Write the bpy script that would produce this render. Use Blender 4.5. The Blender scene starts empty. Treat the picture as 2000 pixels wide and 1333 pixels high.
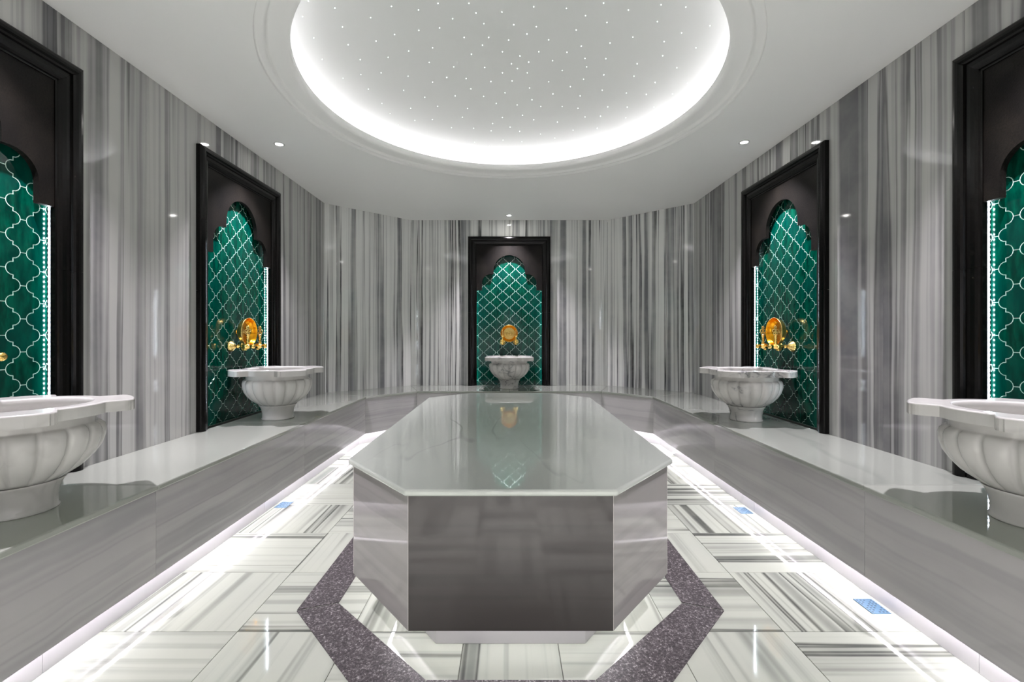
import bpy, bmesh, math, random
from math import sin, cos, pi, radians, atan2, sqrt
from mathutils import Vector, Matrix
random.seed(7)
C = bpy.context.scene.collection
S = bpy.context.scene

# ------------------------------------------------------------------ camera, world, exposure
CAM = Vector((-0.008, 0.0, 1.30))
FPX, VPX, VPY = 889.0, 993.5, 656.5
cd = bpy.data.cameras.new('camera'); cam = bpy.data.objects.new('camera', cd); C.objects.link(cam)
cam.location = CAM; cam.rotation_euler = (radians(90), 0, 0)
cd.sensor_width = 36; cd.lens = FPX / 2000 * 36
cd.shift_x = (1000 - VPX) / 2000; cd.shift_y = -(666.5 - VPY) / 2000
cd.clip_start = 0.02
S.camera = cam
w = bpy.data.worlds.new('world'); S.world = w; w.use_nodes = True
w.node_tree.nodes['Background'].inputs[0].default_value = (1, .97, .96, 1)
w.node_tree.nodes['Background'].inputs[1].default_value = 0.0
S.view_settings.view_transform = 'Standard'; S.view_settings.look = 'None'
S.view_settings.exposure = 1.97; S.view_settings.gamma = 1.0; S.view_settings.use_curve_mapping = False
S.cycles.max_bounces = 18; S.cycles.diffuse_bounces = 14; S.cycles.glossy_bounces = 6
S.cycles.use_denoising = True
S.cycles.sample_clamp_indirect = 40.0
S.cycles.caustics_reflective = False; S.cycles.caustics_refractive = False
S.cycles.blur_glossy = 1.0
# light strengths
E_COVE, E_BENCH, E_TABLE, E_NICHE, P_SPOT, E_STAR = 3.0, 9.6, 8.0, 5.0, 80.0, 1.3

# ------------------------------------------------------------------ dimensions (metres)
XW, YB, XB, YK = 2.34, 6.60, 1.425, 5.76          # walls: half width, back wall, back half width, kink
YK0, YF = 0.24, -0.60                             # front kink, front wall
ZC, ZB = 2.98, 0.58                               # ceiling, bench top
XN, YNK, YNB, XNB = 1.70, 5.40, 5.93, 1.20        # bench nose: half width, kink, back edge, back half width
DC, RO, RI = 3.25, 1.60, 1.414                    # dome centre y, outer moulding radius, opening radius
NL = {'l1': 1.865, 'l2': 3.99, 'r1': 1.78, 'r2': 3.93}

# ------------------------------------------------------------------ mesh helpers
def mesh_from(verts, faces, name='m', smooth=False):
    me = bpy.data.meshes.new(name); me.from_pydata([tuple(v) for v in verts], [], faces); me.update()
    if smooth:
        for p in me.polygons: p.use_smooth = True
    return me
def obj(name, me, mat=None, parent=None, loc=(0, 0, 0), rz=0, smooth=None):
    if isinstance(me, bmesh.types.BMesh):
        bmesh.ops.recalc_face_normals(me, faces=me.faces)
        m = bpy.data.meshes.new(name); me.to_mesh(m); me.free(); me = m
        if smooth:
            for p in me.polygons: p.use_smooth = True
    if mat is not None and not me.materials: me.materials.append(mat)
    o = bpy.data.objects.new(name, me); C.objects.link(o)
    o.location = loc; o.rotation_euler = (0, 0, rz)
    if parent: o.parent = parent
    return o
def empty(name, loc=(0, 0, 0), rz=0):
    o = bpy.data.objects.new(name, None); C.objects.link(o); o.location = loc; o.rotation_euler = (0, 0, rz)
    o.empty_display_size = .1
    return o
def tag(o, label=None, cat=None, group=None, kind=None):
    if label: o['label'] = label
    if cat: o['category'] = cat
    if group: o['group'] = group
    if kind: o['kind'] = kind
    return o
def box(bm, x0, x1, y0, y1, z0, z1, M=None):
    vs = [bm.verts.new(v) for v in [(x0,y0,z0),(x1,y0,z0),(x1,y1,z0),(x0,y1,z0),(x0,y0,z1),(x1,y0,z1),(x1,y1,z1),(x0,y1,z1)]]
    if M is not None:
        for v in vs: v.co = M @ v.co
    for f in [(3,2,1,0),(4,5,6,7),(0,1,5,4),(1,2,6,5),(2,3,7,6),(3,0,4,7)]: bm.faces.new([vs[i] for i in f])
    return bm
def bevel(bm, w=.002, seg=1):
    bmesh.ops.recalc_face_normals(bm, faces=bm.faces)
    bmesh.ops.bevel(bm, geom=[e for e in bm.edges if e.calc_face_angle(0) > .35], offset=w, segments=seg, affect='EDGES', profile=.5)
    return bm
def boxm(x0, x1, y0, y1, z0, z1, bw=.0015, seg=1):
    bm = bmesh.new(); box(bm, x0, x1, y0, y1, z0, z1)
    if bw: bevel(bm, bw, seg)
    return bm
def prism(pts, z0, z1, bw=0, seg=1, bm=None):
    bm = bm or bmesh.new(); n = len(pts)
    a = [bm.verts.new((p[0], p[1], z0)) for p in pts]; b = [bm.verts.new((p[0], p[1], z1)) for p in pts]
    bm.faces.new(a[::-1]); bm.faces.new(b)
    for i in range(n): bm.faces.new([a[i], a[(i+1) % n], b[(i+1) % n], b[i]])
    if bw: bevel(bm, bw, seg)
    return bm
def lathe(bm, prof, n=32, axis='z', centre=(0, 0, 0), mod=None, caps=True):
    """prof: (radius, height) pairs"""
    rings = []; c = Vector(centre)
    for (r, h) in prof:
        ring = []
        for k in range(n):
            a = 2*pi*k/n; rr = r*(mod(a, r, h) if mod else 1)
            x, y = rr*cos(a), rr*sin(a)
            p = {'z': (x, y, h), 'y': (x, h, y), 'x': (h, x, y)}[axis]
            ring.append(bm.verts.new(c + Vector(p)))
        rings.append(ring)
    for i in range(len(rings)-1):
        for k in range(n):
            bm.faces.new([rings[i][k], rings[i][(k+1) % n], rings[i+1][(k+1) % n], rings[i+1][k]])
    if caps:
        bm.faces.new(rings[0][::-1]); bm.faces.new(rings[-1])
    return bm
def torus(bm, c, R, r, axis='x', n=16, m=8, sx=1):
    g = []
    for i in range(n):
        a = 2*pi*i/n; row = []
        for j in range(m):
            b = 2*pi*j/m; rr = R + r*cos(b)
            u, v, t = rr*cos(a), rr*sin(a), r*sin(b)*sx
            p = {'x': (t, u, v), 'y': (u, t, v), 'z': (u, v, t)}[axis]
            row.append(bm.verts.new(Vector(c) + Vector(p)))
        g.append(row)
    for i in range(n):
        for j in range(m):
            bm.faces.new([g[i][j], g[(i+1) % n][j], g[(i+1) % n][(j+1) % m], g[i][(j+1) % m]])
    return bm
def led_quads(A, B, z, step=.16, closed=False):
    """ribbon of short downward-facing quads between two parallel outlines"""
    bm = bmesh.new(); n = len(A)
    for k in range(n if closed else n-1):
        a0, a1, b0, b1 = [Vector(p) for p in (A[k], A[(k+1) % n], B[k], B[(k+1) % n])]
        m = max(1, round((a1-a0).length/step))
        for i in range(m):
            q = [a0.lerp(a1, i/m), a0.lerp(a1, (i+1)/m), b0.lerp(b1, (i+1)/m), b0.lerp(b1, i/m)]
            f = bm.faces.new([bm.verts.new((p.x, p.y, z)) for p in q]); f.normal_update()
            if f.normal.z > 0: f.normal_flip()
    me = bpy.data.meshes.new('led_strip'); bm.to_mesh(me); bm.free(); return me
def copy_tree(o, parent=None):
    c = o.copy(); C.objects.link(c); c.parent = parent
    for ch in list(o.children): copy_tree(ch, c)
    return c

# ------------------------------------------------------------------ materials
def srgb(r, g, b):
    f = lambda v: (v/255/12.92) if v/255 <= .04045 else ((v/255+.055)/1.055)**2.4
    return (f(r), f(g), f(b), 1)
class NT:
    def __init__(s, name):
        s.m = bpy.data.materials.new(name); s.m.use_nodes = True
        s.t = s.m.node_tree; s.b = s.t.nodes['Principled BSDF']
    def n(s, typ, **kw):
        nd = s.t.nodes.new(typ)
        for k, v in kw.items(): setattr(nd, k, v)
        return nd
    def l(s, a, b): s.t.links.new(a, b)
    def setv(s, sock, v):
        if hasattr(v, 'is_linked'): s.l(v, sock)
        else: sock.default_value = v
    def math(s, op, a, b=None, c=None, clamp=False):
        nd = s.n('ShaderNodeMath', operation=op, use_clamp=clamp); s.setv(nd.inputs[0], a)
        if b is not None: s.setv(nd.inputs[1], b)
        if c is not None: s.setv(nd.inputs[2], c)
        return nd.outputs[0]
    def mix(s, f, a, b, mode='MIX'):
        nd = s.n('ShaderNodeMix', data_type='RGBA', blend_type=mode)
        s.setv(nd.inputs[0], f); s.setv(nd.inputs[6], a); s.setv(nd.inputs[7], b)
        return nd.outputs[2]
    def noise(s, vec, scale=1, detail=2, rough=.5, dist=0):
        nd = s.n('ShaderNodeTexNoise'); s.l(vec, nd.inputs['Vector'])
        nd.inputs['Scale'].default_value = scale; nd.inputs['Detail'].default_value = detail
        nd.inputs['Roughness'].default_value = rough; nd.inputs['Distortion'].default_value = dist
        return nd.outputs['Fac']
    def ramp(s, f, stops, interp='LINEAR'):
        nd = s.n('ShaderNodeValToRGB'); cr = nd.color_ramp; cr.interpolation = interp
        while len(cr.elements) < len(stops): cr.elements.new(.5)
        for e, (p, c) in zip(cr.elements, stops):
            e.position = p; e.color = c if len(c) == 4 else (*c, 1)
        s.setv(nd.inputs[0], f); return nd.outputs[0]
    def map(s, f, a0, a1, b0=0, b1=1):
        nd = s.n('ShaderNodeMapRange', interpolation_type='SMOOTHSTEP'); s.setv(nd.inputs[0], f)
        for i, v in enumerate((a0, a1, b0, b1)): nd.inputs[i+1].default_value = v
        return nd.outputs[0]
    def coords(s):
        tc = s.n('ShaderNodeTexCoord'); sp = s.n('ShaderNodeSeparateXYZ'); s.l(tc.outputs['Object'], sp.inputs[0])
        return tc.outputs['Object'], sp.outputs
    def comb(s, x, y, z):
        nd = s.n('ShaderNodeCombineXYZ'); s.setv(nd.inputs[0], x); s.setv(nd.inputs[1], y); s.setv(nd.inputs[2], z)
        return nd.outputs[0]
    def rand(s):
        return s.n('ShaderNodeObjectInfo').outputs['Random']
    def bump(s, h, strength=.1, dist=.01):
        nd = s.n('ShaderNodeBump'); nd.inputs['Strength'].default_value = strength; nd.inputs['Distance'].default_value = dist
        s.l(h, nd.inputs['Height']); s.l(nd.outputs[0], s.b.inputs['Normal'])
    def fin(s, col=None, rough=.4, metal=0, spec=.5, coat=0):
        if col is not None: s.setv(s.b.inputs['Base Color'], col)
        s.setv(s.b.inputs['Roughness'], rough); s.b.inputs['Metallic'].default_value = metal
        s.b.inputs['Specular IOR Level'].default_value = spec
        if coat: s.b.inputs['Coat Weight'].default_value = coat; s.b.inputs['Coat Roughness'].default_value = .03
        return s.m

def striped(name, light, mid, dark, across=0, along=2, s=1.0, amount=.5, lines=.8, rough=.1, wob=.006):
    """linear-veined marble: bands vary with local axis `across`, run along local axis `along`"""
    t = NT(name); v, sp = t.coords(); r = t.rand()
    wv = t.noise(t.comb(t.math('MULTIPLY', sp[across], 2.0), t.math('MULTIPLY', sp[along], 1.1), t.math('MULTIPLY', r, 91)), 1, 3, .6)
    u = t.math('ADD', sp[across], t.math('MULTIPLY', t.math('SUBTRACT', wv, .5), wob*4))
    z = t.math('MULTIPLY', sp[along], .12)
    w1 = t.math('MULTIPLY', r, 57); w2 = t.math('ADD', w1, 11.3); w3 = t.math('ADD', w1, 23.7)
    broad = t.noise(t.comb(t.math('MULTIPLY', u, 6*s), z, w1), 1, 1, .5)
    band = t.noise(t.comb(t.math('MULTIPLY', u, 17*s), z, w2), 1, 2.5, .6)
    fine = t.noise(t.comb(t.math('MULTIPLY', u, 60*s), t.math('MULTIPLY', z, 2), w3), 1, 2, .5)
    f1 = t.map(t.math('ADD', t.math('MULTIPLY', band, .7), t.math('MULTIPLY', broad, .3)), .62-.22*amount, .78-.22*amount)
    col = t.mix(t.math('MULTIPLY', f1, .9), light, mid)
    ln = t.map(t.math('ABSOLUTE', t.math('SUBTRACT', band, .53)), .0, .045, 1, 0)
    gate = t.map(t.noise(t.comb(t.math('MULTIPLY', u, 9*s), z, w3), 1, 1, .5), .43, .56)
    col = t.mix(t.math('MULTIPLY', t.math('MULTIPLY', ln, gate), lines), col, dark)
    col = t.mix(t.map(fine, .50, .72, 0, .38), col, mid)
    cl = t.noise(v, 2.2, 4, .6)
    col = t.mix(t.map(cl, .35, .7, 0, .18), col, (light[0]*1.25, light[1]*1.22, light[2]*1.15, 1))
    return t.fin(col, rough)
M_wall = striped('linear grey marble wall', srgb(224,225,223), srgb(104,106,111), srgb(38,40,45), 0, 2, .85, .70, 1.0, .05)
M_wall2 = striped('soft grey veined marble wall', srgb(180,180,178), srgb(92,92,96), srgb(48,48,53), 0, 2, .62, .74, .7, .05)
M_floor = striped('linear marble floor', srgb(182,187,176), srgb(108,113,108), srgb(52,56,55), 0, 1, .42, .5, .9, .05, .004)
M_face = striped('horizontal veined marble', srgb(174,172,173), srgb(142,141,144), srgb(110,110,114), 2, 0, .35, .5, .25, .12, .02)
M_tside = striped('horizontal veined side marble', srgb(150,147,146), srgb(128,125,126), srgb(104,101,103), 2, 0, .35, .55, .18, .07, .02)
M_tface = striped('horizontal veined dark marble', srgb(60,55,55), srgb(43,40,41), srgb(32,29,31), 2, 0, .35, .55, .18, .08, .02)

def plain_marble(name, base, vein, amt=.5, scale=1.5, width=.03, rough=.08, stretch=(1, 1, 1), spec=.5):
    t = NT(name); v, sp = t.coords(); r = t.rand()
    vv = t.comb(t.math('MULTIPLY', sp[0], stretch[0]), t.math('MULTIPLY', sp[1], stretch[1]),
                t.math('ADD', t.math('MULTIPLY', sp[2], stretch[2]), t.math('MULTIPLY', r, 31)))
    n1 = t.noise(vv, scale, 3, .45, .25); n2 = t.noise(vv, scale*.6, 2, .5, .2)
    ln = t.map(t.math('ABSOLUTE', t.math('SUBTRACT', n1, .5)), 0, width, 1, 0)
    gate = t.map(n2, .48, .62)
    c = t.mix(t.map(n2, .3, .7, 0, .35), base, vein)
    c = t.mix(t.math('MULTIPLY', t.math('MULTIPLY', ln, gate), amt), c, vein)
    return t.fin(c, rough, spec=spec)
M_top = plain_marble('pale green white marble', srgb(156,160,152), srgb(116,122,116), .35, .8, .03, .01, (1.6, .5, 1), .7)
M_table = plain_marble('polished platform marble', srgb(208,213,206), srgb(88,98,95), .7, .8, .012, .0, (2.6, .55, 1), .9)
M_white = plain_marble('white basin marble', srgb(204,203,200), srgb(168,166,163), .35, 3, .03, .16)
M_veined = plain_marble('grey veined basin marble', srgb(216,214,210), srgb(120,120,123), .85, 10, .05, .16, (1, 1, 1.3))
M_skirt = plain_marble('skirting marble', srgb(192,190,192), srgb(160,160,162), .3, 1, .03, .12)

t = NT('white ceiling paint'); v, sp = t.coords(); M_ceil = t.fin(t.mix(t.map(t.noise(v, 1.3, 3), .3, .7, 0, .2), srgb(240,240,238), srgb(236,236,235)), .55)
t = NT('dome paint'); v, sp = t.coords(); M_dome = t.fin(t.mix(t.map(t.noise(v, 1.0, 2), .3, .7, 0, .15), srgb(206,209,205), srgb(200,203,200)), .8)
t = NT('black polished stone'); v, sp = t.coords(); n = t.noise(v, 55, 5, .65)
t.bump(n, .12, .003); M_black = t.fin(t.ramp(n, [(.35, srgb(3,3,3)), (.62, srgb(8,7,6)), (.78, srgb(30,27,22))]), .2, spec=.22)
t = NT('brushed black stone'); v, sp = t.coords(); n = t.noise(v, 110, 4, .7); n2 = t.noise(v, 5, 3)
t.bump(n, .5, .003); M_header = t.fin(t.mix(t.map(n2, .3, .75), t.ramp(n, [(.35, srgb(7,6,6)), (.7, srgb(16,14,12))]), t.ramp(n, [(.35, srgb(13,12,10)), (.75, srgb(36,32,27))])), .45, spec=.15)
t = NT('dark granite'); v, sp = t.coords(); n = t.noise(v, 110, 3, .8); n2 = t.noise(v, 14, 3, .6)
c = t.ramp(n, [(.36, srgb(26,22,24)), (.5, srgb(66,60,63)), (.60, srgb(112,106,108)), (.68, srgb(196,192,192))])
t.bump(n, .25, .002); M_granite = t.fin(t.mix(t.map(n2, .55, .72, 0, .6), c, srgb(34,29,31)), .42)
t = NT('emerald glazed tile'); v, sp = t.coords(); r = t.rand()
n = t.noise(t.comb(t.math('MULTIPLY', sp[0], 26), sp[1], t.math('ADD', t.math('MULTIPLY', sp[2], 7), t.math('MULTIPLY', r, 40))), 1, 3, .6)
c = t.mix(t.map(n, .35, .7), srgb(0,38,29), srgb(0,73,54))
c = t.mix(t.math('MULTIPLY', r, .7), c, srgb(0,55,48))
t.bump(t.noise(v, 22, 2), .12, .004); M_tile = t.fin(c, .06, spec=.22)
t = NT('pale green grout'); v, sp = t.coords(); M_grout = t.fin(t.mix(t.map(t.noise(v, 30, 2), .3, .7, 0, .3), srgb(214,244,232), srgb(200,234,222)), .6)
t = NT('white corner grout'); v, sp = t.coords(); M_grout2 = t.fin(t.mix(t.noise(v, 20, 2), srgb(222,216,212), srgb(206,200,196)), .4)
t = NT('joint filler'); v, sp = t.coords(); M_joint = t.fin(t.mix(t.noise(v, 20, 2), srgb(150,152,146), srgb(126,128,124)), .7)
t = NT('polished brass'); v, sp = t.coords(); n = t.noise(v, 60, 2); M_brass = t.fin(t.mix(n, srgb(246,212,128), srgb(238,196,100)), t.map(n, .3, .7, .12, .24), 1)
t = NT('warm gold'); v, sp = t.coords(); n = t.noise(v, 40, 3); t.bump(t.noise(v, 180, 2), .15, .001); M_gold = t.fin(t.mix(n, srgb(242,176,40), srgb(236,160,30)), .2, 1)
t = NT('engraved pale brass'); v, sp = t.coords(); n = t.noise(v, 130, 3, .6); t.bump(n, .5, .002); M_engr = t.fin(t.ramp(n, [(.35, srgb(176,144,70)), (.65, srgb(240,216,140))]), .3, 1)
t = NT('brushed steel drain'); v, sp = t.coords(); M_steel = t.fin(t.mix(t.noise(v, 40, 2), srgb(104,140,168), srgb(88,124,154)), .35, .4)
t = NT('dark drain slots'); M_dark = t.fin(srgb(40,52,62), .5)
def emis(name, col, k):
    t = NT(name); t.fin(col, .5); t.b.inputs['Emission Color'].default_value = col; t.b.inputs['Emission Strength'].default_value = k
    t.m.cycles.emission_sampling = 'FRONT'
    return t.m
M_cove = emis('cove led', (.98, .94, 1, 1), E_COVE)
M_bled = emis('bench led', (.985, .925, 1, 1), E_BENCH)
M_tled = emis('platform led', (1, .955, .99, 1), E_TABLE)
M_nled = emis('niche led bead', (.84, .92, 1, 1), E_NICHE*4)
M_ntape = emis('niche led tape', (.84, .92, 1, 1), .25)
M_star = emis('fibre star', (.85, 1, .95, 1), E_STAR)
M_lens = emis('spotlight lens', (1, .97, .92, 1), 30)
t = NT('white lamp trim'); M_trim = t.fin(srgb(225,225,225), .35)

# ------------------------------------------------------------------ walls
TH = .09
def wall(name, a, b, cuts, label=None, mat=None):
    """a, b: end points (plan) as seen from inside, left to right; cuts: list of (u0,u1,z0,z1) panels"""
    a, b = Vector(a), Vector(b); L = (b-a).length; d = (b-a)/L
    rz = atan2(d.y, d.x)                      # local x along wall; local y = away from the room
    o = obj(name, boxm(0, L, TH, TH+.12, 0, ZC+.02, 0), M_joint, None, (a.x, a.y, 0), rz)
    tag(o, label, None, None, 'structure')
    g = .0008
    for (u0, u1, z0, z1) in cuts:
        p = obj('marble_panel', boxm(-(u1-u0)/2+g, (u1-u0)/2-g, 0, TH, z0, z1, .0012), mat or M_wall, o, ((u0+u1)/2, 0, 0), 0)
    return o
def split(u0, u1, n, z0=.0, z1=ZC):
    return [(u0+(u1-u0)*i/n, u0+(u1-u0)*(i+1)/n, z0, z1) for i in range(n)]
NH, ZT = .595, 2.70
def niche_cut(c): return [(c-NH+.03, c+NH-.03, ZT, ZC)]
zb = ZB-.03
# left wall, seen from inside runs from front (low y) on the left to back on the right
L0 = YK0
def side_cuts(n1, n2, f):
    q = []
    e = NH-.03
    q += split(f(YK0), f(n1-e), 1) if f(1) > f(0) else split(f(n1-e), f(YK0), 1)
    def add(a, b, n):
        u, v = sorted((f(a), f(b))); return split(u, v, n)
    q = add(YK0, n1-e, 2) + add(n1+e, n2-e, 2) + add(n2+e, YK, 2)
    for c in (n1, n2):
        u, v = sorted((f(c-e), f(c+e))); q += [(u, (u+v)/2, ZT, ZC), ((u+v)/2, v, ZT, ZC)]
    return q
wall('wall_left', (-XW, YK0), (-XW, YK), side_cuts(NL['l1'], NL['l2'], lambda y: y-YK0), 'striped grey marble wall with two niches', M_wall2)
wall('wall_right', (XW, YK), (XW, YK0), side_cuts(NL['r1'], NL['r2'], lambda y: YK-y), 'striped grey marble wall with two niches', M_wall2)
DL = sqrt((XW-XB)**2+(YB-YK)**2)
wall('wall_back_left', (-XW, YK), (-XB, YB), split(0, DL, 2), 'angled striped marble wall')
wall('wall_back_right', (XB, YB), (XW, YK), split(0, DL, 2), 'angled striped marble wall')
wall('wall_back', (-XB, YB), (XB, YB), split(0, XB-NH+.03, 2) + split(XB+NH-.03, 2*XB, 2) + split(XB-NH+.03, XB+NH-.03, 2, ZT, ZC), 'striped marble end wall')
DF = sqrt((XW-XB)**2+(YK0-YF)**2)
wall('wall_front_left', (-XB, YF), (-XW, YK0), split(0, DF, 2))
wall('wall_front_right', (XW, YK0), (XB, YF), split(0, DF, 2))
wall('wall_front', (XB, YF), (-XB, YF), split(0, 2*XB, 4))

# ------------------------------------------------------------------ floor
g = .0012
fb = obj('floor', boxm(-XW-.2, XW+.2, YF-.2, YB+.2, -.12, -.0121, 0), M_joint); tag(fb, None, None, None, 'structure')
xs = [-1.86, -1.2, -.7, -.2, .2, .7, 1.2, 1.86]
ys = [-.6, 0, .5, 1.0, 1.5, 2.0, 2.5, 3.0, 3.5, 4.0, 4.5, 5.0, 5.5, 6.0]
cache = {}
def tile_mesh(a, b):
    k = (round(a, 3), round(b, 3))
    if k not in cache:
        bm = boxm(-a/2+g, a/2-g, -b/2+g, b/2-g, -.012, 0, .0012)
        m = bpy.data.meshes.new('floor_slab'); bmesh.ops.recalc_face_normals(bm, faces=bm.faces); bm.to_mesh(m); bm.free(); m.materials.append(M_floor); cache[k] = m
    return cache[k]
for i in range(len(xs)-1):
    for j in range(len(ys)-1):
        a, b = xs[i+1]-xs[i], ys[j+1]-ys[j]
        c = ((xs[i]+xs[i+1])/2, (ys[j]+ys[j+1])/2, 0)
        if (i+j) % 2 == 0: obj('floor_tile', tile_mesh(b, a), None, fb, c, pi/2)     # veins run across the room
        else: obj('floor_tile', tile_mesh(a, b), None, fb, c, 0)
# granite octagon border, 8 mitred pieces
def octo(hx, fx, yf, yw, yw2, yb):
    return [(-fx, yf), (fx, yf), (hx, yw), (hx, yw2), (fx, yb), (-fx, yb), (-hx, yw2), (-hx, yw)]
oo = octo(1.01, .395, 1.47, 2.148, 4.30, 4.90)
oi = octo(.833, .32, 1.715, 2.21, 4.24, 4.72)
for k in range(8):
    a, b, c, d = Vector(oo[k]), Vector(oo[(k+1) % 8]), Vector(oi[(k+1) % 8]), Vector(oi[k])
    m = (a+b+c+d)/4
    pts = [(p-m)*.9945 for p in (a, b, c, d)]
    obj('granite_border', prism(pts, .0, .004, .001), M_granite, fb, (m.x, m.y, 0))

# drains
def drain(x, y, label):
    t = empty('floor_drain', (x, y, 0)); tag(t, label, 'drain', 'floor drains by the bench skirting')
    bm = bmesh.new()
    hx, hy = .045, .06
    box(bm, -hx, hx, -hy, hy, 0, .003); bevel(bm, .001)
    obj('cover', bm, M_steel, t)
    bm = bmesh.new()
    for i in range(5):
        for j in range(7):
            if (i*3+j*5) % 4 == 3: continue
            cx, cy = -.034+i*.017, -.048+j*.016
            box(bm, cx-.0045, cx+.0045, cy-.003, cy+.003, .0028, .0033)
    tag(obj('slots', bm, M_dark, t), None, None, None, 'stuff')
drain(1.735, 2.185, 'pale blue steel floor drain nearest the camera under the right bench')
drain(1.735, 3.385, 'small steel floor drain farther along the right bench skirting')
drain(-1.735, 3.50, 'small steel floor drain beside the left bench skirting')

# ------------------------------------------------------------------ ceiling
N = 160
def oct_hit(cx, cy, a):
    poly = [(-XW, YK0), (-XB, YF), (XB, YF), (XW, YK0), (XW, YK), (XB, YB), (-XB, YB), (-XW, YK)]
    d = (cos(a), sin(a)); best = 1e9
    for i in range(8):
        p, q = poly[i], poly[(i+1) % 8]; ex, ey = q[0]-p[0], q[1]-p[1]
        den = d[0]*ey-d[1]*ex
        if abs(den) < 1e-9: continue
        tt = ((p[0]-cx)*ey-(p[1]-cy)*ex)/den; uu = ((p[0]-cx)*d[1]-(p[1]-cy)*d[0])/den
        if tt > 0 and -1e-6 <= uu <= 1+1e-6: best = min(best, tt)
    return (cx+d[0]*(best+.13), cy+d[1]*(best+.13))
angs = sorted([2*pi*k/N for k in range(N)] + [atan2(y-DC, x) % (2*pi) for (x, y) in [(-XW, YK0), (-XB, YF), (XB, YF), (XW, YK0), (XW, YK), (XB, YB), (-XB, YB), (-XW, YK)]])
bm = bmesh.new(); n = len(angs)
prof = [(RO, ZC), (RO, ZC+.016), (RO-.012, ZC+.018), (RO-.045, ZC+.008), (RO-.055, ZC+.008), (RO-.06, ZC+.024), (RO-.075, ZC+.026),
        (RI+.03, ZC+.022), (RI+.008, ZC+.026), (RI, ZC+.034), (RI, ZC+.075), (RI+.02, ZC+.078), (RI+.22, ZC+.078), (RI+.25, ZC+.078)]
rings = [[bm.verts.new((*oct_hit(0, DC, a), ZC)) for a in angs]]
for (r, z) in prof: rings.append([bm.verts.new((r*cos(a), DC+r*sin(a), z)) for a in angs])
for i in range(len(rings)-1):
    for k in range(n):
        f = bm.faces.new([rings[i][k], rings[i+1][k], rings[i+1][(k+1) % n], rings[i][(k+1) % n]]); f.smooth = i > 0
for f in bm.faces: f.normal_update()
m = bpy.data.meshes.new('ceiling'); bm.to_mesh(m); bm.free()
ce = obj('ceiling', m, M_ceil); tag(ce, 'white ceiling with a moulded round opening', None, None, 'structure')
# roof slab above everything closes the room
rs = obj('slab', boxm(-XW-.2, XW+.2, YF-.2, YB+.2, 3.9, 4.0, 0), M_ceil, ce)
# dome
RD, ZD, HD = RI+.22, ZC+.078, .36
bm = bmesh.new(); rings = []
K = 16
for i in range(K):
    a = i/K; r = RD*cos(a*pi/2)**.9 if i else RD
    rr = RD*(1-i/K); z = ZD+.07+HD*(1-(rr/RD)**2.2)
    rings.append([bm.verts.new((rr*cos(2*pi*k/96), rr*sin(2*pi*k/96), z)) for k in range(96)])
base = [bm.verts.new((RD*cos(2*pi*k/96), RD*sin(2*pi*k/96), ZD-.002)) for k in range(96)]
rings.insert(0, base)
for i in range(len(rings)-1):
    for k in range(96): bm.faces.new([rings[i][k], rings[i+1][k], rings[i+1][(k+1) % 96], rings[i][(k+1) % 96]]).smooth = True
top = bm.verts.new((0, 0, ZD+.07+HD))
for k in range(96): bm.faces.new([rings[-1][k], top, rings[-1][(k+1) % 96]]).smooth = True
m = bpy.data.meshes.new('dome'); bm.to_mesh(m); bm.free()
dome = obj('dome', m, M_dome, ce, (0, DC, 0))
# cove LED ring, lying on the ledge behind the lip
rp = [[(r_*cos(2*pi*k/96), r_*sin(2*pi*k/96)) for k in range(96)] for r_ in (RI+.09, RI+.13)]
rm = led_quads(rp[0], rp[1], ZD+.012, 1, True); rm.flip_normals()
obj('led_ring', rm, M_cove, ce, (0, DC, 0))
stars = [(277,3),(371,28),(256,58),(398,95),(296,134),(418,158),(326,210),(461,211),(400,277),(463,264),(319,283),(378,343),(538,367),(567,403),(596,443),(572,22),(668,35),(737,11),(847,11),(872,45),(964,42),(1077,23),(1193,29),(1325,10),(1413,35),(1529,16),(1617,24),(1703,90),(1602,116),(1516,76),(1429,131),(1540,147),(1653,169),(1535,197),(1337,79),(1261,55),(1228,106),(1348,152),(1246,163),(1195,185),(1130,141),(1086,94),(1006,87),(900,83),(789,66),(743,98),(669,107),(583,122),(498,62),(517,145),(633,181),(718,169),(830,132),(917,132),(988,142),(1053,120),(895,160),(856,192),(966,183),(1028,198),(1095,183),(1144,215),(1059,220),(998,226),(1019,243),(903,239),(793,237),(706,221),(560,203),(535,258),(631,270),(768,275),(837,278),(966,258),(1054,258),(1130,290),(1178,250),(1259,207),(1265,237),(1333,208),(1444,226),(1433,270),(1326,265),(1254,281),(1207,307),(1062,312),(1000,287),(925,289),(854,315),(718,291),(975,329),(1071,354),(1018,372),(1102,378),(1178,378),(1234,384),(1340,379),(1409,380),(1477,335),(1406,330),(1320,320),(1242,340),(1145,333),(899,342),(798,340),(690,345),(615,320),(490,316),(736,377),(640,384),(655,427),(717,424),(842,385),(944,367),(1037,409),(966,417),(1077,425),(1161,433),(1259,415),(1314,412),(1404,418),(1504,380),(1508,292),(1585,240),(1624,295),(1689,252),(1570,333),(824,416),(785,453),(864,455),(931,438),(926,464),(993,451),(1027,466),(1101,476),(1152,490),(1217,462),(1302,455),(1380,465),(1251,497),(1190,507),(1178,535),(1103,543),(1086,517),(1035,503),(968,497),(987,539),(895,548),(867,505),(783,530),(761,496),(705,508),(920,518)]
def dome_z(r): return ZD+.07+HD*(1-(r/RD)**2.2)
bm = bmesh.new(); lathe(bm, [(.0024, -.004), (.0024, .001), (.0012, .002)], 8)
sm = bpy.data.meshes.new('star'); bmesh.ops.recalc_face_normals(bm, faces=bm.faces); bm.to_mesh(sm); bm.free(); sm.materials.append(M_star)
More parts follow.
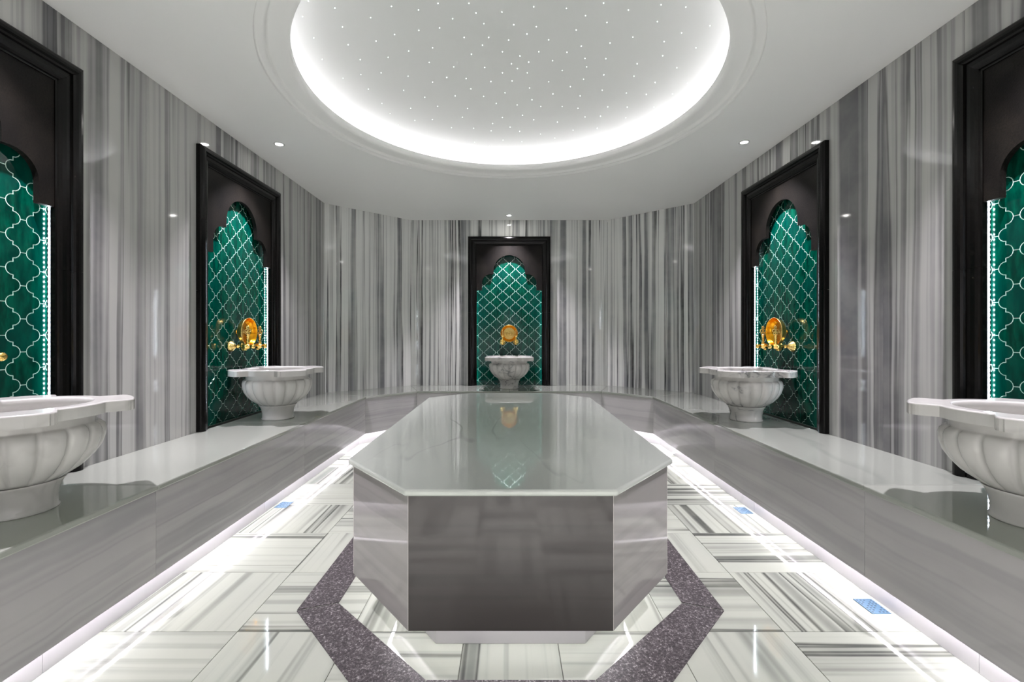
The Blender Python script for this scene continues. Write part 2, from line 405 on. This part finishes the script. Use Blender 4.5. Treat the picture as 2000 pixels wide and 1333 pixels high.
for (sx, sy) in stars:
    px, py = 450+sx/1.818, sy/1.818
    d = Vector(((px-VPX)/FPX, 1, (VPY-py)/FPX)); lo, hi = 1.0, 12.0
    for _ in range(40):
        mid = (lo+hi)/2; p = CAM+d*mid; r = sqrt(p.x**2+(p.y-DC)**2)
        if r < RD and p.z < dome_z(r) or p.z < ZD+.05: lo = mid
        else: hi = mid
    p = CAM+d*lo
    obj('star_light', sm, None, ce, (p.x, p.y, p.z-.003)).scale = (1, 1, -1)

# downlights
def spot(x, y, label, power=P_SPOT, ang=92):
    t = empty('ceiling_spotlight', (x, y, ZC)); tag(t, label, 'spotlight', 'small recessed ceiling spotlights')
    bm = bmesh.new(); lathe(bm, [(.028, .002), (.044, -.001), (.046, -.005), (.032, -.007), (.028, -.003)], 32, caps=False)
    obj('trim_ring', bm, M_trim, t, smooth=True)
    bm = bmesh.new(); lathe(bm, [(.027, -.0015), (.027, -.004), (.02, -.0055)], 24)
    obj('lens', bm, M_lens, t)
    ld = bpy.data.lights.new('spot', 'SPOT'); ld.energy = power; ld.color = (.99, .915, 1); ld.spot_size = radians(ang); ld.spot_blend = .8; ld.shadow_soft_size = .02
    lo = bpy.data.objects.new('spot_beam', ld); C.objects.link(lo); lo.parent = t; lo.location = (0, 0, -.015)
spot(-2.015, 3.98, 'round white recessed spotlight lit above the far left basin')
spot(2.03, 3.94, 'round white recessed spotlight lit above the far right basin')
spot(-.003, 6.33, 'round white recessed spotlight lit above the end wall niche')
spot(-2.015, 1.87, 'recessed spotlight above the near left basin, beyond the top of the picture')
spot(2.03, 1.79, 'recessed spotlight above the near right basin, beyond the top of the picture')

for x_, y_, d_ in ((-.95, .05, 'left'), (0, -.15, 'middle'), (.95, .05, 'right')):  # added fill lamps out of view, they only raise the bounced light
    spot(x_, y_, 'added unseen fill spotlight behind the camera for bounced light, the %s one of three' % d_, 260, 58)
# ------------------------------------------------------------------ bench
bench = empty('bench', (0, 0, 0)); tag(bench, 'long polished white marble bench wrapping around three sides of the room', 'bench')
NT_ = .028
def offs(d):   # inner outline of the bench pushed towards the wall by d
    k = d*math.tan(pi/8)
    return [(-XN-d, YK0), (-XN-d, YNK+k), (-XNB-k, YNB+d), (XNB+k, YNB+d), (XN+d, YNK+k), (XN+d, YK0)]
inner = offs(0); outer = [(-XW, YK0), (-XW, YK), (-XB, YB), (XB, YB), (XW, YK), (XW, YK0)]
def lerp(a, b, t): return (a[0]+(b[0]-a[0])*t, a[1]+(b[1]-a[1])*t)
def seat(pts):
    m = Vector((sum(p[0] for p in pts)/len(pts), sum(p[1] for p in pts)/len(pts)))
    q = [((p[0]-m.x)*.9996, (p[1]-m.y)*.9996) for p in pts]
    o = obj('seat_slab', prism(q, ZB-NT_, ZB, .006, 2), M_top, bench, (m.x, m.y, 0)); return o
for s in (-1, 1):
    yy = [YK0, .6, 2.2, 3.8]
    for a, b in zip(yy[:-1], yy[1:]): seat([(s*XN, a), (s*(XW), a), (s*XW, b), (s*XN, b)][::-s])
    seat([(s*XN, 3.8), (s*XW, 3.8), (s*XW, YK), (s*XN, YNK)][::-s])
    seat([(s*XN, YNK), (s*XW, YK), (s*XB, YB), (s*XNB, YNB)][::-s])
seat([(-XNB, YNB), (0, YNB), (0, YB), (-XB, YB)]); seat([(0, YNB), (XNB, YNB), (XB, YB), (0, YB)])
def strip(name, d0, d1, z0, z1, mat, seams, bw=.001):
    """vertical board following the bench outline, split at seams on the long sides"""
    A, B = offs(d0), offs(d1)
    def piece(a0, a1, b0, b1):
        m = (Vector(a0)+Vector(a1))/2; d = Vector(a1)-Vector(a0); rz = atan2(d.y, d.x); R = Matrix.Rotation(-rz, 2)
        q = [R @ (Vector(p)-m) for p in (a0, a1, b1, b0)]
        q[0].x += .0007; q[3].x += .0007; q[1].x -= .0007; q[2].x -= .0007
        return obj(name, prism([tuple(v) for v in q], z0, z1, bw), mat, bench, (m.x, m.y, 0), rz)
    for k in range(5):
        if k in (0, 4):
            ys_ = [YK0]+seams+[A[1][1]]; yb_ = [YK0]+seams+[B[1][1]]
            s = -1 if k == 0 else 1
            for i in range(len(ys_)-1):
                piece((s*abs(A[0][0]), ys_[i]), (s*abs(A[0][0]), ys_[i+1]), (s*abs(B[0][0]), yb_[i]), (s*abs(B[0][0]), yb_[i+1]))
        else: piece(A[k], A[k+1], B[k], B[k+1])
strip('front_panel', .012, .032, .135, ZB-NT_-.0002, M_face, [.6, 2.2, 3.8])
strip('skirting_board', .10, .12, 0, .165, M_skirt, [1.75, 3.35, 4.95])
strip('soffit', .0325, .0995, .1505, .18, M_skirt, [], 0)
obj('led_strip', led_quads(offs(.060), offs(.078), .1495), M_bled, bench)
# core behind the panels carries the seat
A, B = offs(.125), [(-XW, YK0), (-XW, YK), (-XB, YB), (XB, YB), (XW, YK), (XW, YK0)]
bm = bmesh.new()
for k in range(5): prism([A[k], A[k+1], B[k+1], B[k]], 0.001, ZB-NT_-.001, 0, bm=bm)
obj('masonry_core', bm, M_joint, bench)

# ------------------------------------------------------------------ central platform
plat = empty('marble_platform', (0, 3.17, 0)); tag(plat, 'elongated octagonal polished marble platform in the centre of the room', 'platform')
def pocto(ins, ox=0):
    k = ins*math.tan(pi/8)
    yf, yw, yw2, yb = 1.735-3.17, 2.153-3.17, 4.27-3.17, 4.60-3.17
    return octo(.742-ins, .392-k, yf+ins, yw+k, yw2-k, yb-ins)
bm = prism(pocto(-.022), .72-.026, .72, .009, 3); obj('top_slab', bm, M_table, plat)
bo, bi = pocto(0), pocto(.02)
for k in range(8):
    a0, a1, b0, b1 = bo[k], bo[(k+1) % 8], bi[k], bi[(k+1) % 8]
    m = (Vector(a0)+Vector(a1))/2; d = Vector(a1)-Vector(a0); rz = atan2(d.y, d.x); R = Matrix.Rotation(-rz, 2)
    segs = 1 if k not in (2, 6) else 2
    for s in range(segs):
        t0, t1 = s/segs, (s+1)/segs
        q = [R @ (Vector(lerp(p, r_, tt))-m) for (p, r_, tt) in ((a0, a1, t0), (a0, a1, t1), (b0, b1, t1), (b0, b1, t0))]
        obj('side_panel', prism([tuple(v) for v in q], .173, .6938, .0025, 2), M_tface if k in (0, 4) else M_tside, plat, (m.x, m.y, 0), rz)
for p in bo:
    bm = bmesh.new(); lathe(bm, [(.0016, .176), (.0016, .693)], 8, 'z', (p[0]*.9985, p[1]*.9985, 0)); obj('corner_joint', bm, M_grout2, plat)
obj('underside', prism(pocto(.0205), .20, .215), M_skirt, plat)
obj('plinth', prism(pocto(.185), 0.0005, .199, .001), M_skirt, plat)
A, B = pocto(.145), pocto(.158)
obj('led_strip', led_quads(A, B, .1985, closed=True), M_tled, plat)

# ------------------------------------------------------------------ niche (local: x along wall, y into the room, z up from the bench)
TD = -.055
def tile_outline(W=.0933, H=.0812, gp=.0012):
    r = .0325*H/.0812; nx = W/2; q = []
    def arc(cx, cz, rx, rz, a0, a1, n=4): return [(cx+rx*cos(a0+(a1-a0)*i/n), cz+rz*sin(a0+(a1-a0)*i/n)) for i in range(n+1)]
    tip = W*.85
    own = arc(nx-.0005, 0, tip-nx+.0005, r, 0, pi/2, 4)               # bulge tip -> notch
    nb = [(W-x, H-z) for (x, z) in own[::-1]]                         # the neighbour's bulge, mirrored through the middle
    quarter = own + nb                                                # from (tip,0) to (W-tip,H)
    full = quarter + [(-x, z) for (x, z) in quarter[::-1]] + [(-x, -z) for (x, z) in quarter] + [(x, -z) for (x, z) in quarter[::-1]]
    out = []
    for p in full:
        if not out or abs(p[0]-out[-1][0])+abs(p[1]-out[-1][1]) > 1e-5: out.append(p)
    if abs(out[0][0]-out[-1][0])+abs(out[0][1]-out[-1][1]) < 1e-5: out.pop()
    return out
def shrink(pts, d):
    n = len(pts); res = []
    for i in range(n):
        a, b, c = Vector(pts[i-1]), Vector(pts[i]), Vector(pts[(i+1) % n])
        e1 = (b-a).normalized() if (b-a).length > 1e-7 else Vector((1, 0)); e2 = (c-b).normalized() if (c-b).length > 1e-7 else e1
        n1, n2 = Vector((-e1.y, e1.x)), Vector((-e2.y, e2.x)); nn = n1+n2
        nn = nn.normalized() if nn.length > 1e-6 else n1
        res.append(tuple(b+nn*d/max(.6, nn.dot(n1))))
    return res
def clip(pts, ax, lim, keep_less):
    out = []; n = len(pts)
    ins = lambda p: (p[ax] <= lim) if keep_less else (p[ax] >= lim)
    for i in range(n):
        p, q = pts[i], pts[(i+1) % n]
        if ins(p): out.append(p)
        if ins(p) != ins(q):
            tt = (lim-p[ax])/(q[ax]-p[ax]); out.append((p[0]+(q[0]-p[0])*tt, p[1]+(q[1]-p[1])*tt))
    return out
W_, H_ = .0933, .0812
base_out = tile_outline(); o1 = shrink(base_out, .0019); o2 = shrink(base_out, .0027)
HWI = .488
tile_list = []     # (x, z, mesh)
def build_tile(ox, oz, z0, z1):
    a = [(x+ox, z+oz) for x, z in o1]; b = [(x+ox, z+oz) for x, z in o2]
    inside = all(-HWI+.001 < x < HWI-.001 and z0 < z < z1 for x, z in a)
    if inside: return 'full'
    ca, cb = a, b
    for (ax, lim, kl) in ((0, HWI-.001, True), (0, -HWI+.001, False), (1, z1, True), (1, z0+.001, False)):
        ca = clip(ca, ax, lim, kl)
        if len(ca) < 3: return None
    xs_ = [p[0] for p in ca]; zs_ = [p[1] for p in ca]
    if max(xs_)-min(xs_) < .004 or max(zs_)-min(zs_) < .004: return None
    return ca
def tile_mesh3(pa, pb):
    bm = bmesh.new(); n = len(pa)
    A = [bm.verts.new((x, 0, z)) for x, z in pa]; B = [bm.verts.new((x, .0014, z)) for x, z in pb]
    bm.faces.new(B)
    for i in range(n): bm.faces.new([A[i], A[(i+1) % n], B[(i+1) % n], B[i]])
    bmesh.ops.recalc_face_normals(bm, faces=bm.faces)
    m = bpy.data.meshes.new('wall_tile'); bm.to_mesh(m); bm.free(); m.materials.append(M_tile); return m
def tile_mesh2(pa):
    bm = bmesh.new(); n = len(pa)
    A = [bm.verts.new((x, 0, z)) for x, z in pa]; B = [bm.verts.new((x, .0014, z)) for x, z in pa]
    bm.faces.new(B)
    for i in range(n): bm.faces.new([A[i], A[(i+1) % n], B[(i+1) % n], B[i]])
    bmesh.ops.recalc_face_normals(bm, faces=bm.faces)
    m = bpy.data.meshes.new('wall_tile'); bm.to_mesh(m); bm.free(); m.materials.append(M_tile); return m
full_mesh = tile_mesh3(o1, o2)
ZN = 1.546-ZB                   # one of the neck nodes of the centre column, above the bench
for i in range(-6, 7):
    for j in range(-7, 10):
        ox = i*W_; oz = ZN + H_ + j*2*H_ + (0 if i % 2 == 0 else H_)
        r = build_tile(ox, oz, .002, 1.93)
        if r is None: continue
        if r == 'full': tile_list.append((ox, oz, full_mesh))
        else: tile_list.append((0, 0, tile_mesh2(r)))
# header outline with multifoil arch
def arch():
    pts = []
    zs, zsh, zc, R, rl, hb = 1.962-ZB, 2.196-ZB, 2.243-ZB, .228, .130, .396
    pts.append((.480, zs)); pts.append((hb, zs)); pts.append((hb, zsh-rl))
    for k in range(1, 9): a = pi/2*k/8; pts.append((hb-rl+rl*cos(a), zsh-rl+rl*sin(a)))
    pts.append((R+.006, zsh-.001)); pts.append((R, zsh-.004+.004)); 
    for k in range(0, 13): a = pi*k/12/2; pts.append((R*cos(a), zc+R*sin(a)))
    return pts
half = arch()
def header_mesh():
    top = 2.64-ZB; bm = bmesh.new()
    for s in (1, -1):
        # quads between the arch curve and the outer rectangle, split in strips up to the top edge
        F = []; 
        def v(x, y, z): return bm.verts.new((s*x, y, z))
        for i in range(1, len(half)-1):
            (x0, z0), (x1, z1) = half[i], half[i+1]
            if abs(x0-x1) < 1e-6: 
                bm.faces.new([v(x0, 0, z0), v(x1, 0, z1), v(x1, -.03, z1), v(x0, -.03, z0)]); continue
            bm.faces.new([v(x0, 0, z0), v(x1, 0, z1), v(x1, 0, top), v(x0, 0, top)])
            bm.faces.new([v(x0, -.03, z0), v(x1, -.03, z1), v(x1, -.03, top), v(x0, -.03, top)])
            bm.faces.new([v(x0, 0, z0), v(x1, 0, z1), v(x1, -.03, z1), v(x0, -.03, z0)])
        (xa, za), (xb, zb_) = half[0], half[1]
        bm.faces.new([v(xa, 0, za), v(xb, 0, za), v(xb, 0, top), v(xa, 0, top)])
        bm.faces.new([v(xa, -.03, za), v(xb, -.03, za), v(xb, -.03, top), v(xa, -.03, top)])
        bm.faces.new([v(xa, 0, za), v(xb, 0, za), v(xb, -.03, za), v(xa, -.03, za)])
    bmesh.ops.remove_doubles(bm, verts=bm.verts, dist=1e-5)
    return bm
FP = [(0, -.02), (0, .030), (.004, .038), (.012, .044), (.026, .048), (.040, .048), (.052, .044), (.059, .036), (.062, .026), (.084, .025), (.102, .021), (.112, .014), (.116, .007), (.125, .006), (.125, -.018)]
def frame_piece(p0, p1, m0, m1, side):
    """sweep FP between two points given as functions of the profile offset"""
    bm = bmesh.new(); r0 = [bm.verts.new(p0(w_, d_)) for w_, d_ in FP]; r1 = [bm.verts.new(p1(w_, d_)) for w_, d_ in FP]
    n = len(FP)
    for i in range(n): bm.faces.new([r0[i], r0[(i+1) % n], r1[(i+1) % n], r1[i]])
    bm.faces.new(r0); bm.faces.new(r1)
    return bm
def make_niche():
    t = empty('wall_niche')
    FT = 2.737-ZB; sj = 1.64-ZB; gj = .0008
    for s in (-1, 1):
        X = lambda w_: s*(NH-w_)
        obj('frame_jamb', frame_piece(lambda a, d: (X(a), d, .0005), lambda a, d: (X(a), d, sj-gj), 0, 0, s), M_black, t)
        obj('frame_jamb', frame_piece(lambda a, d: (X(a), d, sj+gj), lambda a, d: (X(a), d, FT-a-gj), 0, 0, s), M_black, t)
    obj('frame_head', frame_piece(lambda a, d: (-(NH-a), d, FT-a), lambda a, d: (NH-a, d, FT-a), 0, 0, 1), M_black, t)
    obj('arch_panel', header_mesh(), M_header, t)
    obj('grout_bed', boxm(-HWI, HWI, TD-.02, TD, .0005, 2.05, 0), M_grout, t)
    for (x, z, m) in tile_list: obj('wall_tile', m, None, t, (x, TD, z))
    for s in (-1, 1):
        xa, xb = sorted((s*HWI, s*(HWI+.012))); obj('reveal', boxm(xa, xb, TD-.02, -.0185, .0005, 2.05, 0), M_black, t)
        x0, x1 = sorted((s*(HWI-.001), s*(HWI-.003)))
        tp = obj('led_tape', boxm(x0, x1, -.046, -.036, .01, 1.62, 0), M_ntape, t)
        bm = bmesh.new()
        for k in range(64):
            z = .02+k*.025; xa, xb = sorted((s*(HWI-.003), s*(HWI-.006)))
            box(bm, xa, xb, -.044, -.038, z, z+.009)
        tag(obj('led_beads', bm, M_nled, tp), None, None, None, 'stuff')
    return t
RB, RL, RR = pi, -pi/2, pi/2
proto = make_niche()
def put(o, loc, rz, **k): o.location = loc; o.rotation_euler = (0, 0, rz); tag(o, **k)
NICHES = [((0, YB, ZB), RB, 'end wall', 'c'), ((-XW, NL['l2'], ZB), RL, 'far left', 'l'), ((XW, NL['r2'], ZB), RR, 'far right', 'r'),
          ((-XW, NL['l1'], ZB), RL, 'near left', 'l'), ((XW, NL['r1'], ZB), RR, 'near right', 'r')]
nl = ['black stone framed niche with emerald lantern tiles at the centre of the end wall',
      'black framed green tiled niche on the left wall, the farther one',
      'black framed green tiled niche on the right wall, the farther one',
      'black framed green tiled niche nearest the camera, cut by the left picture edge',
      'black framed green tiled niche nearest the camera, cut by the right picture edge']
for i, (loc, rz, nm, s) in enumerate(NICHES):
    o = proto if i == 0 else copy_tree(proto)
    put(o, loc, rz, label=nl[i], cat='niche', group='tiled wall niches with black frames')

# ------------------------------------------------------------------ basins
def rim_outline(n=16):
    pts = []; R = .292; hw = .118; tip = .378
    for q in range(4):
        c = pi/4+q*pi/2; d = Vector((cos(c), sin(c))); e = Vector((-d.y, d.x))
        a = math.asin(hw/R)
        th = math.asin(hw/tip)
        pts.append(d*sqrt(R*R-hw*hw)-e*hw)
        rc = .028
        pts.append(d*(tip*cos(th)-rc)-e*hw)
        for k in range(1, 4): pts.append(d*(tip*cos(th)-rc+rc*sin(pi/2*k/4)) - e*(hw-rc+rc*cos(pi/2*k/4)))
        for k in range(-3, 4): aa = th*.82*k/3; pts.append(d*tip*cos(aa)*.995+e*tip*sin(aa))
        for k in range(3, 0, -1): pts.append(d*(tip*cos(th)-rc+rc*sin(pi/2*k/4)) + e*(hw-rc+rc*cos(pi/2*k/4)))
        pts.append(d*(tip*cos(th)-rc)+e*hw)
        pts.append(d*sqrt(R*R-hw*hw)+e*hw)
        a0 = c+a; a1 = c+pi/2-a
        for k in range(1, n): aa = a0+(a1-a0)*k/n; pts.append(Vector((R*cos(aa), R*sin(aa))))
    return pts
def make_basin(mat):
    t = empty('marble_basin')
    bm = bmesh.new()
    lathe(bm, [(.128, .0), (.130, .006), (.124, .014), (.124, .05), (.130, .085), (.142, .110), (.150, .120), (.150, .1255)], 64)
    obj('pedestal', bm, mat, t, smooth=False)
    for p in t.children[-1].data.polygons: p.use_smooth = len(p.vertices) == 4
    # gadrooned bowl
    bm = bmesh.new(); NG = 18
    prof = [(.146, .1262), (.165, .140), (.205, .168), (.238, .205), (.262, .245), (.274, .285), (.276, .315), (.270, .335), (.258, .345), (.249, .348), (.248, .352), (.248, .3865)]
    amp = [0, .05, .085, .09, .085, .08, .08, .075, .055, .02, 0, 0]
    ad = {round(h, 4): a_ for (r, h), a_ in zip(prof, amp)}
    def mod(a, r, h):
        A_ = ad.get(round(h, 4), 0); return 1 - A_ + 1.15*A_*abs(cos(a*NG/2))**.42
    outer_n = 18*10
    lathe(bm, prof, outer_n, mod=mod, caps=False)
    lathe(bm, [(.236, .3865), (.234, .35), (.222, .28), (.185, .215), (.12, .18), (.05, .168), (.001, .167)], outer_n, caps=False)
    lathe(bm, [(.146, .1262), (.001, .1262)], outer_n, caps=False)
    bmesh.ops.remove_doubles(bm, verts=bm.verts, dist=1e-5)
    obj('bowl', bm, mat, t, smooth=True)
    # rim slab with four corner tabs
    P = rim_outline(); n = len(P); bm = bmesh.new()
    def ring(f, z): return [bm.verts.new((p.x*f(p) if callable(f) else p.x*f, p.y*f(p) if callable(f) else p.y*f, z)) for p in P]
    hr = .232
    hole = lambda p: hr/p.length
    hole2 = lambda p: (hr+.008)/p.length
    rr = [ring(1, .387), ring(1, .431), ring(lambda p: 1-.003/p.length, .435), ring(lambda p: 1-.007/p.length, .437), ring(hole2, .437), ring(lambda p: (hr+.002)/p.length, .434), ring(hole, .428), ring(hole, .387)]
    for i in range(len(rr)):
        A_, B_ = rr[i], rr[(i+1) % len(rr)]
        for k in range(n): 
            f = bm.faces.new([A_[k], A_[(k+1) % n], B_[(k+1) % n], B_[k]]); f.smooth = i in (1, 2, 4, 5, 6)
    obj('rim', bm, mat, t)
    return t
b1 = make_basin(M_white); b2 = make_basin(M_veined)
BX = 2.03
for o, loc, lab in [
    (b1, (-BX, 3.99, ZB), 'white marble basin with fluted bowl below the far left niche'),
    (copy_tree(b1), (-BX, 1.87, ZB), 'white marble basin with fluted bowl cut by the left picture edge'),
    (b2, (0, 6.26, ZB), 'grey veined marble basin standing before the end wall niche'),
    (copy_tree(b2), (BX, 3.91, ZB), 'grey veined marble basin with fluted bowl below the far right niche'),
    (copy_tree(b1), (BX, 1.76, ZB), 'white marble basin with fluted bowl cut by the right picture edge')]:
    put(o, loc, 0, label=lab, cat='basin', group='fluted marble basins on the bench')

# ------------------------------------------------------------------ brass taps and bowls (local y = out of the wall, origin on tile face)
def make_tap():
    t = empty('brass_tap')
    # fluted shell flange
    bm = bmesh.new(); n = 48
    lathe(bm, [(.020, 0), (.046, .002), (.047, .006), (.040, .018), (.026, .034), (.016, .044), (.012, .05)], n, 'y', mod=lambda a, r, h: 1-.10*(.5+.5*cos(a*12))*(1 if r > .02 else 0))
    obj('shell_flange', bm, M_engr, t, smooth=True)
    bm = bmesh.new()
    lathe(bm, [(.011, .048), (.011, .06), (.017, .064), (.017, .070), (.012, .074), (.012, .100), (.020, .106), (.025, .122), (.025, .145), (.020, .160), (.013, .166), (.013, .176), (.019, .180), (.019, .202), (.015, .210), (.006, .213)], 24, 'y',
          mod=lambda a, r, h: 1-.08*(.5+.5*cos(a*10))*(1 if .1 < h < .162 else 0))
    # down-turned spout mouth
    lathe(bm, [(.013, -.034), (.015, -.030), (.012, -.02), (.012, 0)], 20, 'z', (0, .128, 0))
    obj('tap_body', bm, M_brass, t, smooth=True)
    bm = bmesh.new()
    lathe(bm, [(.013, .02), (.013, .03), (.0105, .034), (.0105, .084), (.015, .088), (.015, .094), (.008, .098), (.006, .106)], 20, 'z', (0, .150, 0))
    key = obj('handle_stem', bm, M_brass, t, smooth=True)
    bm = bmesh.new()
    for (y, z, R) in [(.141, .110, .0080), (.159, .110, .0080), (.136, .133, .0108), (.164, .133, .0108), (.150, .147, .0090), (.150, .164, .0100), (.150, .122, .0060)]:
        torus(bm, (0, y, z), R, .0038, 'x', 16, 8)
    lathe(bm, [(.003, .10), (.003, .168), (.001, .172)], 8, 'z', (0, .150, 0))
    obj('key_bow', bm, M_engr, t, smooth=True)
    return t
def make_tas():
    t = empty('brass_bowl')
    bm = bmesh.new()  # bowl opening faces the room (+y)
    lathe(bm, [(.001, .0), (.055, .001), (.085, .008), (.106, .024), (.115, .045), (.118, .060), (.122, .064), (.124, .068), (.121, .070)], 64, 'y', caps=False)
    obj('outer_shell', bm, M_engr, t, smooth=True)
    bm = bmesh.new()
    lathe(bm, [(.121, .070), (.116, .062), (.112, .046), (.102, .026), (.086, .014)], 64, 'y', caps=False)
    obj('inner_wall', bm, M_gold, t, smooth=True)
    bm = bmesh.new()
    lathe(bm, [(.088, .0125), (.086, .0155), (.080, .0145), (.076, .0160), (.060, .0150), (.056, .0165), (.030, .0160), (.027, .0185), (.022, .0185), (.018, .0165), (.010, .017), (.007, .024), (.001, .026)], 64, 'y', mod=lambda a, r, h: 1+.02*cos(a*16)*(1 if .03 < r < .07 else 0), caps=False)
    obj('engraved_base', bm, M_engr, t, smooth=True)
    bm = bmesh.new(); lathe(bm, [(.008, -.0425), (.008, .002)], 12, 'y'); lathe(bm, [(.02, -.0425), (.02, -.038)], 16, 'y')
    obj('hanging_peg', bm, M_brass, t, smooth=False)
    return t
tap0, tas0 = make_tap(), make_tas()
tdesc = {'end wall': ('left of the bowl in the end wall niche', 'right of the bowl in the end wall niche'),
         'far left': ('farther side of the bowl in the far left niche', 'nearer side of the bowl in the far left niche'),
         'far right': ('nearer side of the bowl in the far right niche', 'farther side of the bowl in the far right niche'),
         'near left': ('cut by the left picture edge', 'hidden beyond the left picture edge'),
         'near right': ('hidden beyond the right picture edge', 'farther one beyond the right picture edge')}
first = [True]
for (loc, rz, nm, sd) in NICHES:
    Rm = Matrix.Rotation(rz, 3, 'Z'); base = Vector(loc)
    # local -x is picture-right on the end wall and the farther side on the left wall
    for s, q in ((1, 0), (-1, 1)):
        o = tap0 if first[0] and s == 1 else copy_tree(tap0)
        if nm in ('far left', 'near left'): d = tdesc[nm][0 if s == -1 else 1]
        elif nm in ('far right', 'near right'): d = tdesc[nm][0 if s == -1 else 1]
        else: d = tdesc[nm][0 if s == 1 else 1]
        put(o, base+Rm @ Vector((s*.095, TD+.0046, 1.21-ZB)), rz, label='ornate brass tap with key handle, '+d, cat='tap', group='brass taps in the niches')
    o = tas0 if first[0] else copy_tree(tas0)
    put(o, base+Rm @ Vector((0, TD+.0046+.0425, 1.335-ZB)), rz, label='round golden brass bowl hung facing out in the %s niche' % nm, cat='bowl', group='brass bath bowls between the taps')
    first[0] = False
